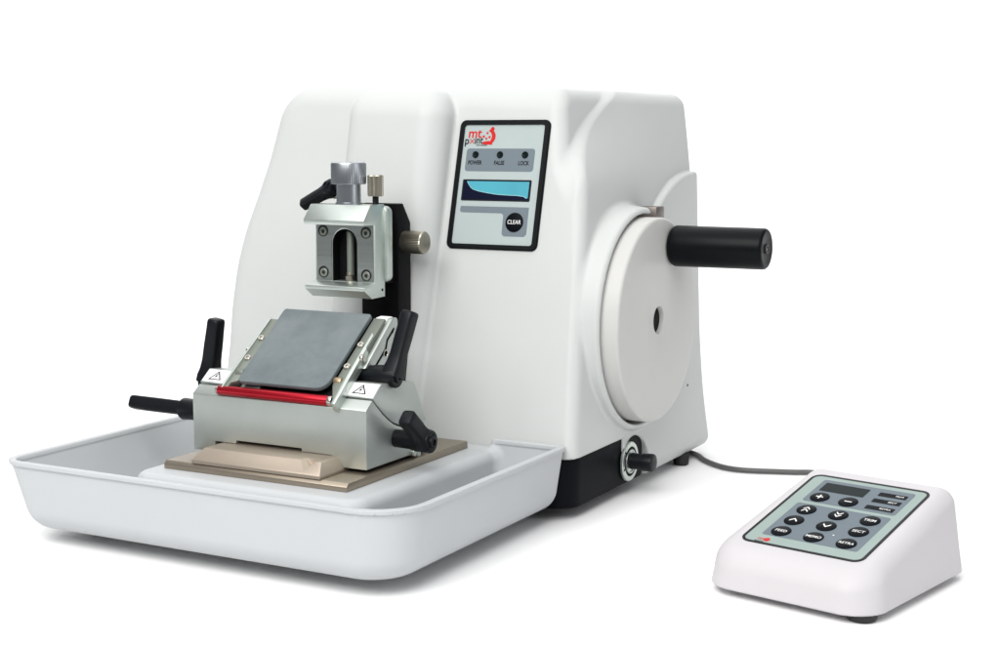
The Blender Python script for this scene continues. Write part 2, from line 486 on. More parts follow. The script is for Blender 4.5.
# liquid crystal window
wx0, wx1, wz0, wz1 = pu(-108.9), pu(-55.3), pv(207.0), pv(221.6)
obj('screen_frame', slab(rrect(wx0, wx1, wz0, wz1, 1.0), H - .5, H + .14, PM), M['ink'], cp)
sc_ = obj('screen', slab([(wx0 + 3.4, wz1 - .9), (wx0 + 1.0, wz1 - .9), (wx0 + 1.0, wz0 + 1.0), (wx1 - 1.2, wz0 + 1.0), (wx1 - 1.2, wz1 - .9)], H - .4, H + .24, PM), M['lcdd'], cp)
lc = [(wx0 + 3.6, wz1 - 1.3), (wx0 + 5.2, wz1 - 3.6), (wx0 + 6.8, wz1 - 5.4), (wx0 + 9, wz1 - 6.9), (wx0 + 13, wz1 - 8.0), (wx0 + 20, wz1 - 9.2), (wx0 + 28, wz1 - 10.2),
      (wx0 + 36, wz1 - 10.6), (wx0 + 44, wz1 - 10.8), (wx0 + 49, wz1 - 11.4), (wx0 + 51.2, wz1 - 12.7), (wx1 - 1.6, wz1 - 12.6), (wx1 - 1.6, wz1 - 1.3)]
obj('screen_glow', slab(lc, H - .3, H + .32, PM), M['lcd'], cp)
edge = [(lc[i][0], lc[i][1]) for i in range(11)]
wl = [(x, z) for x, z in edge] + [(x - .15, z - .3) for x, z in edge[::-1]]
obj('screen_outline', slab(wl, H - .3, H + .36, PM), M['lcdline'], cp)
# L-shaped grey print and the round key
g = [(pu(-108.2), pv(203.3)), (pu(-55.2), pv(203.2)), (pu(-55.0), pv(185.2)), (pu(-56.6), pv(183.6)), (pu(-72.2), pv(183.5)), (pu(-73.8), pv(185.0)), (pu(-74.2), pv(197.6)), (pu(-75.6), pv(198.9)), (pu(-107.2), pv(199.0)), (pu(-108.6), pv(200.2))]
obj('key_surround', slab(g, H - .5, H + .12, PM), M['gray'], cp)
ck = obj('clear_key', lathe([(0, 6.7), (0.5, 6.7), (0.7, 6.4), (0.7, 0)], PM @ Vector((pu(-64.9), pv(193.0), H)), en, 48), M['key'], cp)
obj('lettering', texts([('CLEAR', 4.1, pu(-64.9), pv(193.0), H + .8, dict(xs=.85))], PM), M['inkw'], cp, smooth=False)
obj('lettering', texts([('POWER', 4.0, pu(-101.2), pv(233.0), H + .2, dict(xs=.78, bold=.09)), ('FALSE', 4.0, pu(-82.1), pv(232.9), H + .2, dict(xs=.78, bold=.09)),
                        ('LOCK', 4.0, pu(-63.2), pv(232.8), H + .2, dict(xs=.78, bold=.09))], PM), M['ink'], cp, smooth=False)
# maker's mark
obj('logo', texts([('mt', 9.6, pu(-103.7), pv(253.0), H + .1, dict(bold=.16))], PM), M['inkr'], cp, smooth=False)
obj('logo', texts([('p', 7.4, pu(-109.4), pv(248.0), H + .1, dict(bold=.12)), ('int', 7.4, pu(-100.2), pv(248.3), H + .1, dict(bold=.12, xs=.86)),
                   ('microtome', 1.9, pu(-97.6), pv(245.1), H + .1)], PM), M['ink'], cp, smooth=False)
em = bmesh.new()
a_ = [(pu(-93.2) + 5.9 * math.cos(R(t)), pv(250.8) + 5.7 * math.sin(R(t))) for t in range(-75, 76, 10)]
b_ = [(pu(-94.2) + 4.0 * math.cos(R(t)), pv(250.8) + 4.3 * math.sin(R(t))) for t in range(75, -76, -10)]
merge(em, slab(a_ + b_, H - .2, H + .16, PM))
merge(em, slab(circle(pu(-90.2), pv(256.2), 1.45, 20), H - .2, H + .17, PM))
merge(em, slab([(pu(-96.8), pv(245.6)), (pu(-89.2), pv(245.4)), (pu(-89.6), pv(247.2)), (pu(-92.2), pv(248.0)), (pu(-96.8), pv(247.4))], H - .2, H + .18, PM))
merge(em, slab(circle(pu(-96.6), pv(251.0), 0.9, 16), H - .2, H + .16, PM))
merge(em, slab(circle(pu(-94.0), pv(253.4), 0.8, 16), H - .2, H + .16, PM))
merge(em, slab(circle(pu(-92.0), pv(250.6), 0.85, 16), H - .2, H + .16, PM))
merge(em, slab(circle(pu(-94.4), pv(249.6), 0.8, 16), H - .2, H + .16, PM))
xk = [(-1.9, -1.5), (-1.5, -1.9), (1.9, 1.5), (1.5, 1.9)]
merge(em, slab([(pu(-105.4) + p, pv(247.8) + q) for p, q in xk], H - .2, H + .17, PM))
merge(em, slab([(pu(-105.4) - p, pv(247.8) + q) for p, q in xk], H - .2, H + .19, PM))
obj('logo', em, M['inkr'], cp, smooth=False)

# ================================================================== SPECIMEN CLAMP
cl = thing('specimen_clamp', 'silver aluminium specimen clamp with chrome top knob on the black slide', 'clamp', (-150, -36, 145))
CX0, CX1 = -173.4, -126.2
def c_body():
    prof = [(-54.7, 193.9), (-54.7, 197.0), (-46.6, 206.8), (-30, 206.8), (-30, 146), (-45.8, 145.6), (-54.2, 151.2), (-54.2, 153.6), (-52.8, 154.3), (-41.5, 155.6), (-41.5, 193.6)]
    b = prism(prof, CX0, CX1, 'X')
    me = bpy.data.meshes.new('b'); b.to_mesh(me); b.free()
    o = bpy.data.objects.new('b', me); C.objects.link(o)
    arch = [(-159.4, 155.9), (-140.4, 155.9), (-140.4, 181)]
    arch += [(-149.9 + 9.5 * math.cos(R(t)), 181 + 9.5 * math.sin(R(t))) for t in range(15, 180, 15)] + [(-159.4, 181)]
    k = prism(arch, -45, -33, 'Y')
    for x in (-166.8, -132.8):
        for z in (189.0, 161.0): pass
    me2 = bpy.data.meshes.new('k'); k.to_mesh(me2); k.free()
    o2 = bpy.data.objects.new('k', me2); C.objects.link(o2)
    md = o.modifiers.new('cut', 'BOOLEAN'); md.operation = 'DIFFERENCE'; md.object = o2; md.solver = 'EXACT'
    bv = o.modifiers.new('bev', 'BEVEL'); bv.width = 0.45; bv.segments = 2; bv.limit_method = 'ANGLE'; bv.angle_limit = R(30)
    dg = bpy.context.evaluated_depsgraph_get()
    r = bpy.data.meshes.new_from_object(o.evaluated_get(dg))
    bm = bmesh.new(); bm.from_mesh(r)
    bpy.data.objects.remove(o); bpy.data.objects.remove(o2)
    return bm
cb = obj('clamp_body', c_body(), M['alu'], cl)
# polished front plates either side of the slot
fp = bmesh.new()
arch_l = [(-172.2, 156.4), (-160.2, 156.4), (-160.2, 181)] + [(-149.9 + 10.3 * math.cos(R(t)), 181 + 10.3 * math.sin(R(t))) for t in range(165, 14, -15)] + [(-139.6, 181), (-139.6, 156.4), (-127.4, 156.4), (-127.4, 193.2), (-172.2, 193.2)]
merge(fp, prism(arch_l, -42.1, -41.2, 'Y'))
fpo = obj('front_plate', fp, M['alub'], cl)
obj('slot_shade', box(-159.2, -140.6, -34.2, -33.1, 156, 190), M['dark'], cl)  # black sheet on the slot's back wall, shade put in as colour
shade_o = [(-159.5, 155.9), (-159.5, 181)] + [(-149.9 + 9.6 * math.cos(R(t)), 181 + 9.6 * math.sin(R(t))) for t in range(165, 14, -15)] + [(-140.3, 181), (-140.3, 155.9)]
shade_i = [(-159.0, 155.9), (-159.0, 181)] + [(-149.9 + 9.0 * math.cos(R(t)), 181 + 9.0 * math.sin(R(t))) for t in range(165, 14, -15)] + [(-140.8, 181), (-140.8, 155.9)]
obj('slot_shade', prism(shade_o + shade_i[::-1], -41.9, -33.2, 'Y'), M['dark'], cl)  # black band over the lit slot walls, stands for the shade inside
obj('spindle', cyl((-148.2, -37.2, 155.8), (0, 0, 1), 33, 2.6, 0.3, 28), M['railm'], cl)
obj('spindle_nut', lathe([(0, 3.6), (3.5, 3.6), (4.2, 2.8), (6, 2.6)], (-148.6, -37.4, 155.8), (0, 0, 1), 24), M['nickel'], cl)
for x, z in ((-166.7, 189.0), (-132.8, 188.6), (-166.7, 161.6), (-132.8, 160.6)):
    b = obj('socket_bolt', lathe([(0, 3.9), (0.5, 3.9), (0.6, 3.2), (0.2, 3.1)], (x, -42.0, z), (0, -1, 0), 28), M['boltdark'], cl)
    obj('bolt_head', lathe([(0, 2.9), (0.6, 2.9), (0.9, 2.5), (0.9, 1.4), (0.1, 1.2), (0.1, 0)], (x + .2, -42.0, z - .3), (0, -1, 0), 24), M['railm'], b)
obj('back_plate', prism(rrect(-175.5, -123.8, 155.2, 205.6, 4.5), -30.2, -23.6, 'Y', 0.9), M['alu'], cl)
obj('mount_block', box(-158, -133, -23.6, -5, 153, 202, 0.6), M['slide'], cl)
obj('pin_hole', cyl((-126.6, -33.2, 150.6), (1, 0, 0), 0.6, 0.95, 0.1, 16), M['dark'], cb)
# chrome knob
ck_ = obj('chrome_knob', lathe([(0, 8.9), (1.2, 8.9), (1.5, 8.1), (13.2, 8.0), (13.4, 11.0), (13.9, 11.6), (26.6, 11.7), (27.4, 11.3), (27.8, 10.5), (27.3, 9.6), (27.3, 2.6), (27.9, 2.2), (27.9, 0)],
                               (-149.0, -37.5, 206.6), (0, 0, 1), teeth=52, tdepth=0.22, tseg=(5, 6)), M['chrome'], cl, angle=25)
tk = obj('knurled_knob', lathe([(0, 4.6), (0.5, 5.25), (13.2, 5.25), (13.9, 4.8), (13.9, 4.2), (13.7, 0)], (-133.4, -29.2, 212.0), (0, 0, 1), teeth=36, tdepth=0.35, tseg=(1, 2)), M['nickel'], cl, angle=20)
obj('knob_stem', cyl((-133.4, -29.2, 206), (0, 0, 1), 6.5, 2.1, 0.2, 20), M['lever'], tk)

# ------------------------------------------------------------------ clamping levers
def loft(secs, cap=True):
    """secs: list of rings of Vectors"""
    bm = bmesh.new(); rings = [[bm.verts.new(p) for p in r] for r in secs]; n = len(rings[0])
    for a, b in zip(rings, rings[1:]):
        for i in range(n): bm.faces.new((a[i], a[(i + 1) % n], b[(i + 1) % n], b[i]))
    if cap: bm.faces.new(rings[0]); bm.faces.new(rings[-1])
    return bm

def lever(parent, hub0, axis, hlen, hr, tip, w0=5.2, w1=6.2, t0=4.6, t1=4.2, arm_at=0.78):
    """bar lever: tapered hub along axis and a waisted, rounded-rectangular arm rising from it to the tip"""
    axis = Vector(axis).normalized(); hub0 = Vector(hub0); tip = Vector(tip)
    s = hub0 + axis * hlen * arm_at
    d = (tip - s); L = d.length; d.normalize()
    wv = axis.cross(d).normalized(); tv = d.cross(wv).normalized()
    secs = []
    prof = [(0.0, 1.45, 1.25), (0.10, 1.35, 1.2), (0.2, 1.1, 1.05), (0.34, 0.98, 0.95), (0.6, 0, 0), (0.85, 0, 0), (0.955, 0, 0), (0.985, -1, -1), (1.0, -2, -2)]
    for f, a, b in prof:
        k = min(max((f - 0.3) / 0.6, 0), 1)
        w = w0 + (w1 - w0) * k; t = t0 + (t1 - t0) * k
        if a > 0: w, t = w0 * a, t0 * b
        if a == -1: w, t = w * .93, t * .93
        if a == -2: w, t = w * .78, t * .78
        ring = []
        for q in range(28):
            an = 2 * math.pi * q / 28; c, sn = math.cos(an), math.sin(an)
            e = 0.42
            ring.append(s + d * L * f + wv * (w * math.copysign(abs(c) ** e, c)) + tv * (t * math.copysign(abs(sn) ** e, sn)))
        secs.append(ring)
    arm = obj('clamp_lever', loft(secs), M['lever'], parent, angle=40)
    obj('lever_hub', lathe([(0, hr * .78), (0.6, hr * .86), (hlen * .45, hr * .92), (hlen * .5, hr), (hlen - 1.2, hr * 1.12), (hlen - .3, hr * 1.06), (hlen, hr * .95), (hlen, hr * .62), (hlen + 1.4, hr * .58), (hlen + 1.6, hr * .3), (hlen + .6, hr * .28), (hlen + .6, 0)],
                           hub0, axis, 40), M['lever'], arm, angle=30)
    obj('lever_washer', cyl(hub0 - axis * 1.2, axis, 1.6, hr * .95, 0.2, 32), M['screw'], arm)
    return arm
# small lever on the back left of the clamp
lever(cl, (-165.5, -28, 214), (-0.35, -0.75, 0.55), 9, 5.0, (-189.5, -33.5, 205.0), w0=3.6, w1=3.6, t0=4.2, t1=3.4, arm_at=.5)

# ================================================================== KNIFE HOLDER
kh = thing('knife_holder', 'aluminium knife holder with sloping grey plate and red guard on its base plate', 'knife holder', (-144, -90, 45))
# base plate with bright front bevel
obj('base_plate', prism([(-153, 45), (-153, 48.0), (-150.6, 50), (-11, 50), (-10, 49.2), (-10, 45)], -212.3, -75, 'X', 0.35), M['plate'], kh)
# rail with chamfered front, end chamfers and a notch
def rail():
    b = prism([(-151.7, 50.05), (-151.7, 52.2), (-144.3, 59.0), (-118, 59.0), (-118, 50.05)], -191.5, -94.6, 'X')
    me = bpy.data.meshes.new('b'); b.to_mesh(me); b.free()
    o = bpy.data.objects.new('b', me); C.objects.link(o)
    cuts = [prism([(-193, 51.5), (-191.5, 51.5), (-185.8, 60.5), (-193, 60.5)], -160, -100, 'Y'),
            prism([(-93, 51.5), (-94.6, 51.5), (-99.6, 60.5), (-93, 60.5)], -160, -100, 'Y'),
            prism([(-115.2, 61), (-108.2, 53.6), (-100.6, 61)], -160, -139, 'Y')]
    ks = []
    for k in cuts:
        m2 = bpy.data.meshes.new('k'); k.to_mesh(m2); k.free()
        o2 = bpy.data.objects.new('k', m2); C.objects.link(o2); ks.append(o2)
        md = o.modifiers.new('c', 'BOOLEAN'); md.operation = 'DIFFERENCE'; md.object = o2; md.solver = 'EXACT'
    bv = o.modifiers.new('bev', 'BEVEL'); bv.width = 0.35; bv.segments = 2; bv.limit_method = 'ANGLE'; bv.angle_limit = R(25)
    r = bpy.data.meshes.new_from_object(o.evaluated_get(bpy.context.evaluated_depsgraph_get()))
    bm = bmesh.new(); bm.from_mesh(r)
    for q in [o] + ks: bpy.data.objects.remove(q)
    return bm
obj('rail', rail(), M['gold'], kh, angle=25)

# lower block with the curved joint to the tilting segment above
ARC = [(-118.8, 94.4), (-114.6, 89.6), (-108.7, 84.4), (-102.5, 79.8), (-96.2, 75.9), (-85, 71.8), (-73.5, 70.3), (-55.4, 70.6)]
HX0, HX1 = -210.3, -78.4
low = [(-126.5, 52.5), (-126.5, 88.6), (-119.6, 93.8)] + [(y, z - .5) for y, z in ARC[1:]] + [(-52.6, 57), (-52.2, 52.5)]
def holder_low():
    b = prism(low, HX0, HX1, 'X')
    me = bpy.data.meshes.new('b'); b.to_mesh(me); b.free()
    o = bpy.data.objects.new('b', me); C.objects.link(o)
    ks = []
    # relief over the rail and its slot
    for (x0, x1, z1, y1) in ((-193, -103.6, 59.25, -110), (-176.5, -126, 61.2, -112), (-104, -101.0, 58.4, -110)):
        k = box(x0, x1, -140, y1, 40, z1); m2 = bpy.data.meshes.new('k'); k.to_mesh(m2); k.free()
        o2 = bpy.data.objects.new('k', m2); C.objects.link(o2); ks.append(o2)
        md = o.modifiers.new('c', 'BOOLEAN'); md.operation = 'DIFFERENCE'; md.object = o2; md.solver = 'EXACT'
    bv = o.modifiers.new('bev', 'BEVEL'); bv.width = 0.6; bv.segments = 2; bv.limit_method = 'ANGLE'; bv.angle_limit = R(28)
    r = bpy.data.meshes.new_from_object(o.evaluated_get(bpy.context.evaluated_depsgraph_get()))
    bm = bmesh.new(); bm.from_mesh(r)
    for q in [o] + ks: bpy.data.objects.remove(q)
    return bm
obj('holder_block', holder_low(), M['holder'], kh, angle=30)
obj('gap_shade', box(-206, -82, -121, -56, 50.2, 52.4), M['dark'], kh)  # black slab filling the gap, stands for the shade under the block
up = [(y, z + .5) for y, z in ARC]
cheek = [(-119.0, 95.0), (-109.3, 102.4), (-71.9, 98.6), (-63.4, 83)] + [(-57.5, 71.3)] + up[::-1][1:-1]
for x0, x1 in ((HX0, -191.5), (-101.5, HX1)):
    obj('segment_cheek', prism(cheek, x0, x1, 'X', 0.5), M['holder'], kh)
mid = [(-119.5, 90), (-117.5, 94.5), (-72, 129), (-66, 129), (-62, 104), (-63, 84), (-66, 75), (-96, 80)]
obj('knife_wedge', prism(mid, -191.2, -101.8, 'X', 0.4), M['dark'], kh)
# tilted frame: u along x, v up the slope, n out of it
tv = Vector((0, 0.0515, 0.0403)).normalized(); tn = Vector((0, -tv.z, tv.y))
KM = Matrix.Identity(4)
for i in range(3):
    KM[i][0], KM[i][1], KM[i][2], KM[i][3] = (1, 0, 0)[i], tv[i], tn[i], (0, -125, 99.6)[i]
VT = 65.2
pts = []
for cx, cy, r, a in ((-108.3 - 2, VT - 2, 2, 0), (-175.8 + 2, VT - 2, 2, 90), (-175.8 + 3, 3 - .3, 3, 180), (-108.9 - 8, 8 - .3, 8, 270)):
    for k in range(9):
        t = R(a + 90 * k / 8); pts.append((cx + r * math.cos(t), cy + r * math.sin(t)))
obj('pressure_plate', slab(pts, -3.2, 0, KM, 0.6, 2), M['kplate'], kh)
obj('blade_glint', slab([(-175, -6.0), (-160, -6.4), (-160, 40), (-175, 40)], -6.6, -5.2, KM, 0.2), M['steel'], kh)  # short blade piece, set only where the blade shows a bright highlight
obj('knife_bed', slab([(-187, -7.5), (-104, -7.5), (-104, 60), (-187, 60)], -13, -7, KM, 0.3), M['dark'], kh)
# side rails
rl = obj('side_rail', slab([(-185.2, -4.4), (-182.2, -4.4), (-182.0, 0), (-177.4, 2), (-177.4, 57.5), (-183.4, 57.5), (-185.2, 54)], -9, -2.6, KM, 0.5), M['railm'], kh)
obj('side_rail', slab([(-186.3, -5.0), (-185.2, -5.0), (-183.2, 57), (-184.2, 57)], -10, -1.8, KM, 0.3), M['alu'], kh)
for v, u in ((39.5, -181.0), (21.5, -181.2)):
    s_ = obj('rail_screw', lathe([(0, 2.3), (0.8, 2.3), (1.2, 1.9), (1.2, 1.0), (0.3, 0.8), (0.3, 0)], KM @ Vector((u, v, -2.7)), tn, 24), M['screw'], rl)
obj('rail_screw', cyl(KM @ Vector((-185.5, 30, -5)), (-1, 0, 0), 2.4, 2.0, 0.3, 20), M['steel'], rl)
rr_ = obj('side_rail', slab([(-107.2, 5), (-99.6, -9.6), (-98.4, -9.6), (-98.4, 64), (-106.8, 64)], -9, -2.2, KM, 0.5), M['railm'], kh)
obj('side_rail', slab([(-100.0, -10.4), (-97.0, -10.4), (-98.2, 36), (-98.9, 38), (-98.9, 48), (-100.4, 50), (-101.0, 50)], -8, -1.2, KM, 0.4), M['alu'], kh)
for v, u in ((39.8, -104.3), (21.0, -104.6)):
    obj('rail_screw', lathe([(0, 2.3), (0.8, 2.3), (1.2, 1.9), (1.2, 1.0), (0.3, 0.8), (0.3, 0)], KM @ Vector((u, v, -2.3)), tn, 24), M['screw'], rr_)
obj('rail_screw', cyl(KM @ Vector((-98.8, 29, -2.5)), (1, 0, 0), 2.4, 2.6, 0.4, 24), M['screw'], rr_)
obj('spacer', cyl(KM @ Vector((-108.2, 9.5, -4)), (1, 0, 0), 5.5, 3.0, 0.3, 24), M['bronze'], rr_)
obj('spacer', cyl(KM @ Vector((-182.5, 9.5, -4)), (1, 0, 0), 5.5, 3.0, 0.3, 24), M['railm'], rl)
chk = obj('side_plate', prism([(-102, 109.5), (-70.5, 137.0), (-65.5, 137.5), (-64, 136), (-63.5, 108), (-96, 108)], -98.3, -95.0, 'X', 0.5), M['holder'], kh)
sl = [(0.5, 1.2), (14, 12), (15.5, 17), (24, 24), (25, 22.8), (17.0, 16.2), (15.4, 11), (1.5, 0)]
obj('plate_slot', prism([(-93 + p * 1.0, 107.5 + q * 1.0) for p, q in sl], -95.2, -94.8, 'X'), M['dark'], chk)
obj('plate_hole', lathe([(0, 2.6), (0.35, 2.6), (0.35, 1.9), (0.1, 1.8), (0.1, 0)], (-95.1, -78.5, 116), (1, 0, 0), 24), M['screw'], chk)
obj('plate_hole', cyl((-95.1, -70.3, 129.0), (1, 0, 0), 0.3, 1.1, 0.1, 16), M['dark'], chk)
obj('plate_cap', prism([(-74, 134.2), (-70.5, 137.2), (-65.0, 137.8), (-63.8, 136.0), (-63.8, 133)], -107, -98.3, 'X', 0.3), M['label'], chk)
# red finger guard
gr = obj('finger_guard', cyl((-189.5, -125.2, 92.2), (1, 0, 0), 83.5, 3.25, 0.3, 32), M['red'], kh)
obj('guard_end', cyl((-106.1, -125.2, 92.2), (1, 0, 0), 3.2, 3.3, 0.5, 28), M['screw'], gr)
obj('guard_end', cyl((-191.8, -125.2, 92.2), (1, 0, 0), 2.4, 2.2, 0.3, 28), M['screw'], gr)
obj('guard_end', cyl((-103.2, -125.2, 92.2), (1, 0, 0), 0.5, 1.6, 0.1, 20), M['dark'], gr)
# warning labels on the cheeks
sd = Vector((0, 9.7, 7.4)).normalized(); sn_ = Vector((0, -sd.z, sd.y))
def warn(xc, x0, x1):
    m = Matrix.Identity(4)
    for i in range(3):
        m[i][0], m[i][1], m[i][2], m[i][3] = (1, 0, 0)[i], sd[i], sn_[i], (xc, -114.15, 98.7)[i]
    lb = obj('warning_label', slab(rrect(x0 - xc, x1 - xc, -5.2, 5.4, 0.6), -0.1, 0.12, m), M['label'], kh)
    t = [(-5.2, -3.4), (5.2, -3.4), (0, 4.4)]
    k = 0.72
    bm = ring_slab(t, [(x * k, (y + .85) * k - .85) for x, y in t], 0.0, 0.2, m)
    for q in ([(0.3, 2.1), (-1.2, -.6), (-.2, -.5), (-0.7, -2.4), (0.9, 0.1), (0.0, 0.0), (0.9, 2.1)],):
        merge(bm, slab(q, 0.0, 0.2, m))
    obj('hazard_triangle', bm, M['ink'], lb, smooth=False)
warn(-200.5, HX0 + .8, -192.0)
warn(-90.0, -101.0, HX1 - .8)
fr = Vector((0, 6.9, 5.2)).normalized(); fn_ = Vector((0, -fr.z, fr.y))
# levers: two each side
lever(kh, (-108, -96, 105.2), (1, 0, 0), 33, 6.3, (-73.0, -84.0, 144.5), w0=4.7, w1=5.0, t0=4.8, t1=4.4, arm_at=.88)
lever(kh, (-79.4, -93.5, 66.3), (1, 0, 0), 27, 6.4, (-59.5, -112, 84.5), w0=5.4, w1=5.2, t0=4.8, t1=4.4, arm_at=.8)
lever(kh, (-211, -90, 90), (-1, 0, 0), 20, 6.5, (-219.3, -90, 132.0), w0=5.2, w1=5.0, t0=5.6, t1=4.6, arm_at=.78)
lever(kh, (-210.3, -97, 71.2), (-1, 0, 0.0), 33, 6.6, (-284.5, -101, 72.8), w0=4.6, w1=4.6, t0=4.6, t1=4.4, arm_at=.4)
obj('set_screw', cyl((-79, -68, 50.2), (0, 0, 1), 6.5, 2.4, 0.4, 24), M['alu'], kh)
obj('set_screw', cyl((-83, -74, 53.5), (1, 0, 0), 6.5, 2.2, 0.4, 24), M['alu'], kh)
obj('dowel', cyl((-78.6, -101.5, 66), (1, 0, 0), 0.4, 0.8, 0.1, 14), M['gray'], kh)

# ================================================================== WASTE TRAY
tr = thing('waste_tray', 'white plastic waste tray with raised deck in front of the microtome', 'tray', (-155, -100, 0))
def rbox2(X, Y, x0, x1, y0, y1, r):
    qx = np.abs(X - (x0 + x1) / 2) - (x1 - x0) / 2 + r; qy = np.abs(Y - (y0 + y1) / 2) - (y1 - y0) / 2 + r
    return np.hypot(np.maximum(qx, 0), np.maximum(qy, 0)) + np.minimum(np.maximum(qx, qy), 0) - r
def tray(X, Y, Z):
    t = 51.5 - Z
    a = t / 42.0
    # walls draw in towards the bottom
    il = 17 * a; ir = 4.5 * a; ifr = 0.5 * a; ib = 5 * a
    def shell(o):
        lx = X * 1.0
        cx0, cx1 = -298.5 + il + o, -6.5 - ir - o
        cy0, cy1 = -205.5 + ifr + o, -1.2 - ib - o
        r = np.where(Y < -100, np.where(X > -150, 30.0, 15.0), 5.0) - o
        r = np.maximum(r, 2.0)
        qx = np.abs(X - (cx0 + cx1) / 2) - (cx1 - cx0) / 2 + r; qy = np.abs(Y - (cy0 + cy1) / 2) - (cy1 - cy0) / 2 + r
        return np.hypot(np.maximum(qx, 0), np.maximum(qy, 0)) + np.minimum(np.maximum(qx, qy), 0) - r
    out = rmax(shell(0.0), 9.0 - Z, 13)
    out = np.maximum(out, Z - 51.5)
    inner = rmax(shell(3.0), 13.0 - Z, 8)
    lip = np.maximum(np.maximum(shell(-1.3), -shell(3.2)), np.abs(Z - 50.2) - 1.3)
    lip = lip - 0.0
    wall = rmax(out, -inner, 0.9)
    wall = rmin(wall, lip, 0.8)
    # cut-out behind the deck
    gap = rmax(np.maximum(-240 - X, X + 60), np.maximum(43.0 - Z, -16 - Y), 4)
    wall = rmax(wall, -gap, 2.0)
    deck = rmax(rbox2(X, Y, -226, -55, -172, 60, 14), Z - 44.9, 7)
    deck = np.maximum(np.maximum(deck, 9 - Z), Y + 3.0)
    deck = np.maximum(deck, out - 0.0)
    return rmin(wall, deck, 7)
surface('tray_shell', tray, (-304, -210, 5), (2, 3, 55), 1.1, M['tray'], tr)
for x, y in ((-255, -165), (-60, -150), (-255, -40), (-60, -40)):
    obj('foot', cyl((x, y, 0), (0, 0, 1), 9.6, 6, 0.6, 24), M['rubber'], tr)

# ================================================================== CONTROL PAD
PADR = R(-12)
pd = thing('control_pad', 'white wedge-shaped control pad with round black keys at the cable end', 'control pad', (240, -115, 0), PADR)
def padbody(X, Y, Z):
    a = (52 - Z)
    x0, x1 = -113.5 - 0.11 * a, -21.5 + 0.14 * a
    y0, y1 = -1.0 - 0.17 * np.minimum(a, 48), 111.5 + 0.02 * a
    r = np.where(Y < 50, 20.0, 9.0)
    qx = np.abs(X - (x0 + x1) / 2) - (x1 - x0) / 2 + r; qy = np.abs(Y - (y0 + y1) / 2) - (y1 - y0) / 2 + r
    s = (np.hypot(np.maximum(qx, 0), np.maximum(qy, 0)) + np.minimum(np.maximum(qx, qy), 0) - r) * 0.97
    top = (Z - 26 - 0.25 * Y) / 1.031
    s = rmax(s, top, 9)
    return rmax(s, 4.4 - Z, 1.2)
surface('pad_case', padbody, (-128, -14, 1), (-8, 118, 60), 1.3, M['pad'], pd, local=True)
pn = Vector((0, -0.25, 1)).normalized(); pvv = Vector((0, 1, 0.25)).normalized()
QM = Matrix.Identity(4)
for i in range(3):
    QM[i][0], QM[i][1], QM[i][2], QM[i][3] = (1, 0, 0)[i], pvv[i], pn[i], (0, 0, 26)[i]
K = 1.0308
def qv(v): return v * K
kp = obj('keypad', slab(rrect(-103.2, -31.0, qv(10.4), qv(95.8), 5.0), -2, 0.25, QM), M['padsheet'], pd, local=True)
obj('keypad_border', ring_slab(rrect(-104.2, -30.0, qv(9.4), qv(96.8), 6.0), rrect(-102.6, -31.6, qv(11.0), qv(95.2), 4.4), -2, 0.45, QM), M['frame'], kp, local=True)
obj('print_block', slab(rrect(-95.0, -37.4, qv(63.4), qv(91.4), 2.0), 0, 0.36, QM), M['padgray'], kp, local=True)
pb = bmesh.new()
merge(pb, slab(rrect(-95.4, -37.4, qv(19.4), qv(60.3), 1.6), 0, 0.36, QM))
obj('print_block', pb, M['padgray'], kp, local=True)
obj('display', slab(rrect(-91.7, -63.8, qv(77.7), qv(87.9), 0.6), 0, 0.5, QM), M['led'], kp, local=True)
for v in (84.8, 76.8, 68.3):
    obj('status_bar', slab(rrect(-57.2, -40.1, qv(v - 2.2), qv(v + 2.2), 0.5), 0, 0.5, QM), M['key'], kp, local=True)
keys = {(-86.6, 69.6): '+', (-68.6, 69.5): '-', (-86.0, 53.1): 'UU', (-66.1, 53.1): 'DD', (-46.7, 53.1): 'TRIM', (-86.2, 39.3): 'U', (-66.1, 39.3): 'D',
        (-46.7, 39.5): 'SECT', (-86.4, 25.5): 'FEED', (-66.4, 25.5): 'MEMO', (-46.6, 25.3): 'RETRA'}
def chev(u, v, s, up=1, dy=0.0):
    p = [(-2.1, -1.0), (0, 1.3), (2.1, -1.0), (2.1, -2.2) , (0, 0.1), (-2.1, -2.2)]
    return [(u + x * s, v + up * (y * s + .4 * s) + dy) for x, y in p]
